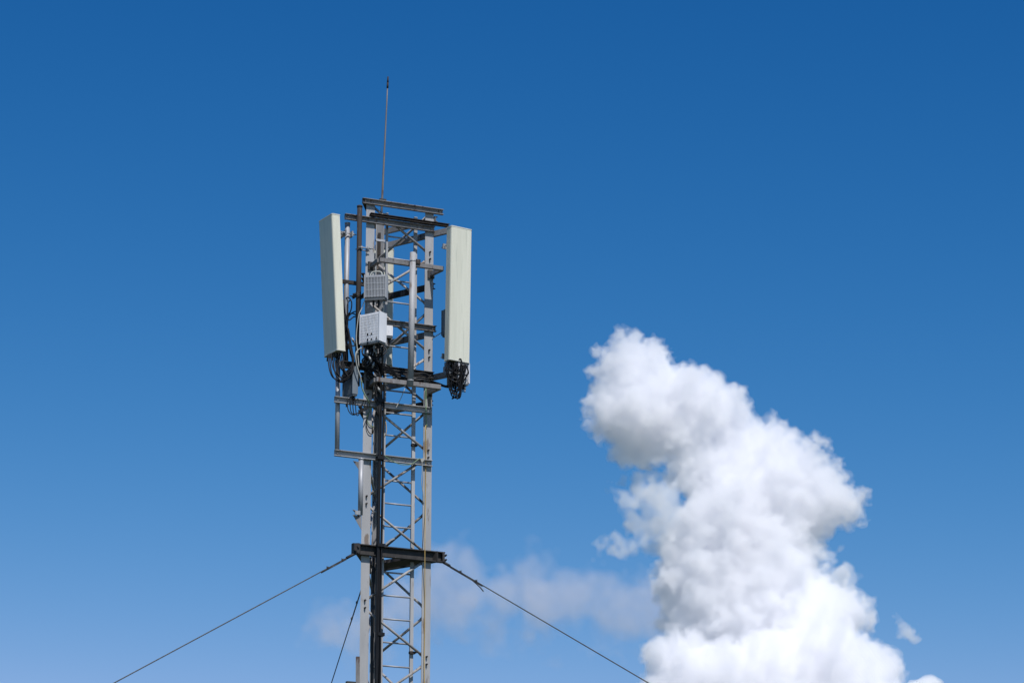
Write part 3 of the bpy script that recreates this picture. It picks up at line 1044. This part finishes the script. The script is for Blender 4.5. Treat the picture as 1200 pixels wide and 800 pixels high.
def volume_material(name, density, color=(1, 1, 1), aniso=0.0):
    m = bpy.data.materials.new(name)
    m.use_nodes = True
    nt = m.node_tree
    nt.nodes.clear()
    v = nt.nodes.new('ShaderNodeVolumePrincipled')
    v.inputs['Color'].default_value = (*color, 1)
    v.inputs['Density'].default_value = density
    v.inputs['Anisotropy'].default_value = aniso
    o = nt.nodes.new('ShaderNodeOutputMaterial')
    nt.links.new(v.outputs[0], o.inputs['Volume'])
    try:
        m.cycles.homogeneous_volume = True
    except Exception:
        pass
    return m


def iso_mesh(name, field, iso, voxel, origin, mat, parent=None):
    import openvdb
    g = openvdb.FloatGrid(background=float(40.0))
    g.copyFromArray(np.ascontiguousarray(field, dtype=np.float32), tolerance=0.0)
    pts, quads = g.convertToQuads(isovalue=float(iso))
    pts = np.asarray(pts, dtype=np.float32) * voxel
    quads = np.asarray(quads, dtype=np.int32)
    me = bpy.data.meshes.new(name)
    me.vertices.add(len(pts))
    me.vertices.foreach_set('co', pts.ravel())
    me.loops.add(quads.size)
    me.loops.foreach_set('vertex_index', quads.ravel())
    me.polygons.add(len(quads))
    me.polygons.foreach_set('loop_start', np.arange(0, quads.size, 4, dtype=np.int32))
    me.update(calc_edges=True)
    me.validate()
    me.materials.append(mat)
    o = bpy.data.objects.new(name, me)
    col.objects.link(o)
    o.location = origin
    if parent:
        o.parent = parent
        o.location = (0, 0, 0)
    return o


def cloud(name, box, depth, vox_px, blobs, grow, noise, seed, shells, label, warp=0.0, Y=CLOUD_Y, blend=0.0, knobs=()):
    """box: x0, x1, y0, y1 in frame pixels; everything is turned into metres at distance Y; blobs: (px, py, r px, depth px)"""
    rng = np.random.default_rng(seed)
    c = P((box[0] + box[1]) / 2, (box[2] + box[3]) / 2, Y)
    dist = Y * 1.0 / ray(600, (box[2] + box[3]) / 2).y
    mpp = dist / FPX                                   # metres per pixel at that distance
    vox = vox_px
    nx, nz, ny = [int(v / vox) for v in (box[1] - box[0], box[3] - box[2], depth)]
    f = np.full((nx, ny, nz), 60.0, dtype=np.float32)
    X = np.arange(nx, dtype=np.float32)
    Yv = np.arange(ny, dtype=np.float32)
    Z = np.arange(nz, dtype=np.float32)

    def stamp(px, py, dy, r, mg=30):
        cx, cz, cy, rr = (px - box[0]) / vox, (box[3] - py) / vox, ny / 2 + dy / vox, r / vox
        m = rr + mg
        sl = []
        for cc, n in ((cx, nx), (cy, ny), (cz, nz)):
            a, b = max(0, int(cc - m)), min(n, int(cc + m) + 1)
            if a >= b:
                return
            sl.append(slice(a, b))
        d = np.sqrt((X[sl[0]] - cx)[:, None, None] ** 2 + (Yv[sl[1]] - cy)[None, :, None] ** 2 + (Z[sl[2]] - cz)[None, None, :] ** 2) - rr
        sub = f[sl[0], sl[1], sl[2]]
        np.minimum(sub, d, out=sub)

    level = [b for b in blobs]
    if blend:                                          # soft union of the big masses
        acc = np.zeros_like(f)
        kk = blend / vox
        for (px, py, r, dy) in level:
            cx, cz, cy, rr = (px - box[0]) / vox, (box[3] - py) / vox, ny / 2 + dy / vox, r / vox
            m = rr + 32
            sl = []
            for cc, n_ in ((cx, nx), (cy, ny), (cz, nz)):
                a_, b_ = min(n_ - 1, max(0, int(cc - m))), max(1, min(n_, int(cc + m) + 1))
                sl.append(slice(a_, b_))
            d = np.sqrt((X[sl[0]] - cx)[:, None, None] ** 2 + (Yv[sl[1]] - cy)[None, :, None] ** 2 + (Z[sl[2]] - cz)[None, None, :] ** 2) - rr
            acc[sl[0], sl[1], sl[2]] += np.exp(-np.clip(d, -60, 32) / kk)
        f = np.minimum(f, -kk * np.log(acc + 1e-4) + kk * 0.95).astype(np.float32)
    else:
        for b in level:
            stamp(b[0], b[1], b[3], b[2])
    for ratio, count, sink in grow:
        nxt = []
        for (px, py, r, dy) in level:
            for _ in range(count):
                v = rng.standard_normal(3)
                v /= np.linalg.norm(v)
                if v[1] > 0.5:                         # the far side needs less
                    v[1] = -v[1]
                rr = r * ratio * rng.uniform(0.6, 1.25)
                k = r - rr * sink
                q = (px + v[0] * k, py - v[2] * k, rr, dy + v[1] * k)
                nxt.append(q)
                stamp(q[0], q[1], q[3], q[2], 9)
        if knobs:
            for (px, py, r) in knobs:
                k = (px, py, r * 0.85, float(rng.uniform(-8, 4)))
                nxt.append(k)
                stamp(k[0], k[1], k[3], k[2], 12)
            knobs = ()
        level = nxt
    if warp:
        pass
    for cell, amp, kind in noise:
        n = smooth_noise(f.shape, cell / vox, rng)
        if kind == 'billow':
            n = 0.8 - np.abs(n)
            f += (-n * (amp / vox)).astype(np.float32)
        else:
            f += n * (amp / vox)
    # close the mesh at the grid's border
    np.clip(f, -40, 40, out=f)
    f[0] = f[-1] = 40
    f[:, 0] = f[:, -1] = 40
    f[:, :, 0] = f[:, :, -1] = 40
    root = bpy.data.objects.new(name, None)
    col.objects.link(root)
    root.location = c - Vector((nx, ny, nz)) * (vox * mpp / 2)
    root['label'] = label
    root['category'] = 'cloud'
    root['group'] = 'clouds in the blue sky'
    for sname, off, dens, colr, an in shells:
        iso_mesh(sname, f, off / vox, vox * mpp, root.location, volume_material(name + '_' + sname, dens / mpp, colr, an), root)
    return root


CUMULUS = [
    (738, 398, 20, 0), (764, 404, 18, 8), (780, 408, 10, 0), (724, 418, 25, 0), (745, 436, 33, 10), (772, 420, 18, -10), (706, 463, 11, 0), (715, 445, 18, 6),
    (714, 490, 20, 5), (748, 480, 46, 0), (790, 470, 46, 5), (753, 513, 27, 10), (790, 503, 37, 0), (812, 450, 22, -20),
    (832, 450, 16, -5), (836, 480, 42, 0), (858, 472, 16, 10), (868, 515, 40, 16), (830, 540, 48, 8), (908, 499, 14, 0),
    (915, 530, 36, 12), (900, 560, 56, 14), (955, 533, 22, -10), (967, 562, 31, 5), (984, 588, 25, 0), (1008, 582, 12, 0), (1000, 600, 14, 0),
    (940, 590, 46, 5), (955, 610, 20, 0), (975, 612, 14, 0), (862, 600, 60, 2), (845, 640, 60, 8), (832, 680, 58, 0), (900, 650, 56, 8), (945, 645, 22, 8),
    (800, 690, 32, 5), (895, 690, 60, 0), (950, 690, 22, 0), (968, 663, 11, 0), (975, 720, 28, -10), (992, 722, 26, -5),
    (868, 705, 36, -15), (860, 730, 44, -15), (805, 735, 34, 5), (940, 745, 50, -15), (790, 783, 36, -40), (772, 776, 18, -50), (840, 812, 50, -60),
    (900, 800, 56, -50), (960, 790, 50, -55), (1010, 803, 34, -50), (1022, 792, 20, -40), (800, 840, 60, -50), (880, 860, 80, -50),
    (970, 860, 70, -50), (1035, 855, 46, -50),
]
WISP_LEFT = [(730, 578, 9, 0), (749, 560, 7, 0), (766, 556, 7, 0), (748, 585, 17, 0), (767, 588, 19, 5), (764, 610, 21, 0), (787, 618, 20, 0),
             (742, 610, 15, 0), (728, 627, 11, 0), (712, 645, 5, 0), (795, 640, 12, 8), (775, 632, 10, 0)]
WISP_RIGHT = [(988, 640, 7, 0), (970, 650, 10, 0), (983, 668, 12, 5), (988, 690, 15, 5), (996, 630, 6, 0), (965, 680, 14, 0), (972, 665, 12, 0)]
PINK = [(385, 738, 5, 0), (415, 728, 8, 0), (445, 720, 11, 0), (475, 708, 18, 0), (505, 698, 24, 0), (532, 678, 25, 0), (545, 700, 32, 0), (562, 722, 26, 0),
        (590, 703, 30, 0), (618, 692, 26, 0), (630, 708, 28, 0), (655, 702, 26, 0), (680, 702, 26, 0), (705, 708, 25, 0), (690, 690, 16, 0), (712, 682, 12, 0), (735, 712, 24, 0),
        (765, 712, 22, 0), (790, 712, 20, 0)]


KNOBS = [(731, 383, 8), (745, 386, 8), (766, 393, 8), (784, 405, 6), (799, 430, 7), (812, 433, 8), (828, 435, 8), (843, 443, 7), (856, 453, 7),
         (868, 468, 7), (876, 481, 6), (906, 491, 9), (918, 498, 7), (935, 508, 6), (952, 513, 9), (970, 517, 8), (980, 533, 6), (993, 560, 7),
         (1011, 579, 7), (1003, 596, 9), (990, 612, 8), (697, 426, 8), (700, 406, 9), (694, 465, 8), (693, 478, 7), (696, 495, 7), (704, 512, 8), (720, 528, 7),
         (735, 537, 7), (750, 541, 6), (770, 541, 7), (1011, 707, 8), (1015, 723, 8), (1013, 740, 7), (1003, 752, 6), (1021, 769, 9),
         (1035, 777, 8), (1046, 791, 8), (769, 668, 8), (767, 690, 7), (771, 735, 7), (760, 763, 9), (775, 761, 9), (755, 776, 8), (790, 763, 8)]


def build_clouds():
    cloud('cumulus_cloud', (670, 1110, 365, 900), 240, 1.5, CUMULUS,
          [(0.20, 30, 0.5), (0.50, 8, 0.3), (0.5, 3, 0.2)], [(40, 1.6, 'plain'), (16, 1.8, 'billow'), (9, 2.4, 'billow'), (5, 2.0, 'billow'), (3.2, 1.1, 'plain')], 7,
          [('dense_core', -6.0, 0.02, (0.992, 0.9895, 0.997), 0.0), ('soft_veil', 0.0, 0.042, (0.992, 0.9895, 0.997), 0.0), ('outer_veil', 3.0, 0.02, (0.988, 0.989, 0.996), 0.0)],
          'huge towering white cumulus cloud leaning to the left with cauliflower edges', blend=9.0, knobs=KNOBS)
    cloud('wispy_cloud', (660, 840, 520, 690), 110, 1.3, WISP_LEFT,
          [(0.4, 6, 0.4)], [(26, 7.0, 'plain'), (11, 4.6, 'plain'), (5, 3.0, 'plain')], 9,
          [('dense_core', -3.0, 0.02, (1, 1, 1), 0.0), ('soft_veil', 1.0, 0.015, (1, 1, 1), 0.0), ('outer_veil', 4.0, 0.010, (1, 1, 1), 0.0)],
          'ragged torn white cloud scrap hanging under the left bulge of the towering cumulus')
    cloud('wispy_cloud', (920, 1040, 590, 730), 90, 1.3, WISP_RIGHT,
          [(0.4, 6, 0.4)], [(20, 5.0, 'plain'), (9, 3.0, 'plain'), (5, 1.8, 'plain')], 12,
          [('dense_core', 0.0, 0.02, (1, 1, 1), 0.0), ('soft_veil', 2.0, 0.015, (1, 1, 1), 0.0), ('outer_veil', 4.0, 0.010, (1, 1, 1), 0.0)],
          'small ragged cloud scrap at the right side of the towering cumulus')
    cloud('thin_cloud', (300, 840, 590, 830), 130, 2.2, PINK,
          [], [(50, 5.0, 'plain'), (24, 7.0, 'plain'), (12, 7.0, 'plain'), (7, 5.0, 'plain')], 21,
          [('veil_layer', 20 - 6.0 * i, 0.0022, (0.965, 0.93, 0.955), 0.0) for i in range(5)],
          'long thin lilac cloud veil stretching behind the mast below the guy platform', Y=3400)
    cloud('small_cloud', (1025, 1095, 700, 775), 60, 1.1, [(1056, 734, 6, 0), (1060, 742, 8, 0), (1054, 725, 5, 0), (1058, 738, 7, 0)],
          [(0.4, 6, 0.4)], [(12, 3.0, 'plain'), (6, 2.5, 'plain'), (3.5, 1.5, 'plain')], 31,
          [('dense_core', 2.5, 0.02, (1, 1, 1), 0.0), ('soft_veil', 0.0, 0.02, (1, 1, 1), 0.0), ('outer_veil', -2.0, 0.012, (1, 1, 1), 0.0)],
          'tiny lone puff of cloud in the open sky right of the towering cumulus')
    cloud('low_cloud', (1040, 1150, 770, 850), 70, 1.4, [(1085, 809, 16, 0), (1070, 820, 15, 0), (1100, 825, 16, 0), (1088, 838, 20, 0)],
          [(0.4, 8, 0.4)], [(16, 2.0, 'billow'), (7, 1.2, 'billow')], 33,
          [('dense_core', 2.5, 0.06, (1, 1, 1), 0.0), ('soft_veil', 0.0, 0.04, (1, 1, 1), 0.0)],
          'crown of a low white cloud just rising over the bottom edge at the far right')


build_clouds()
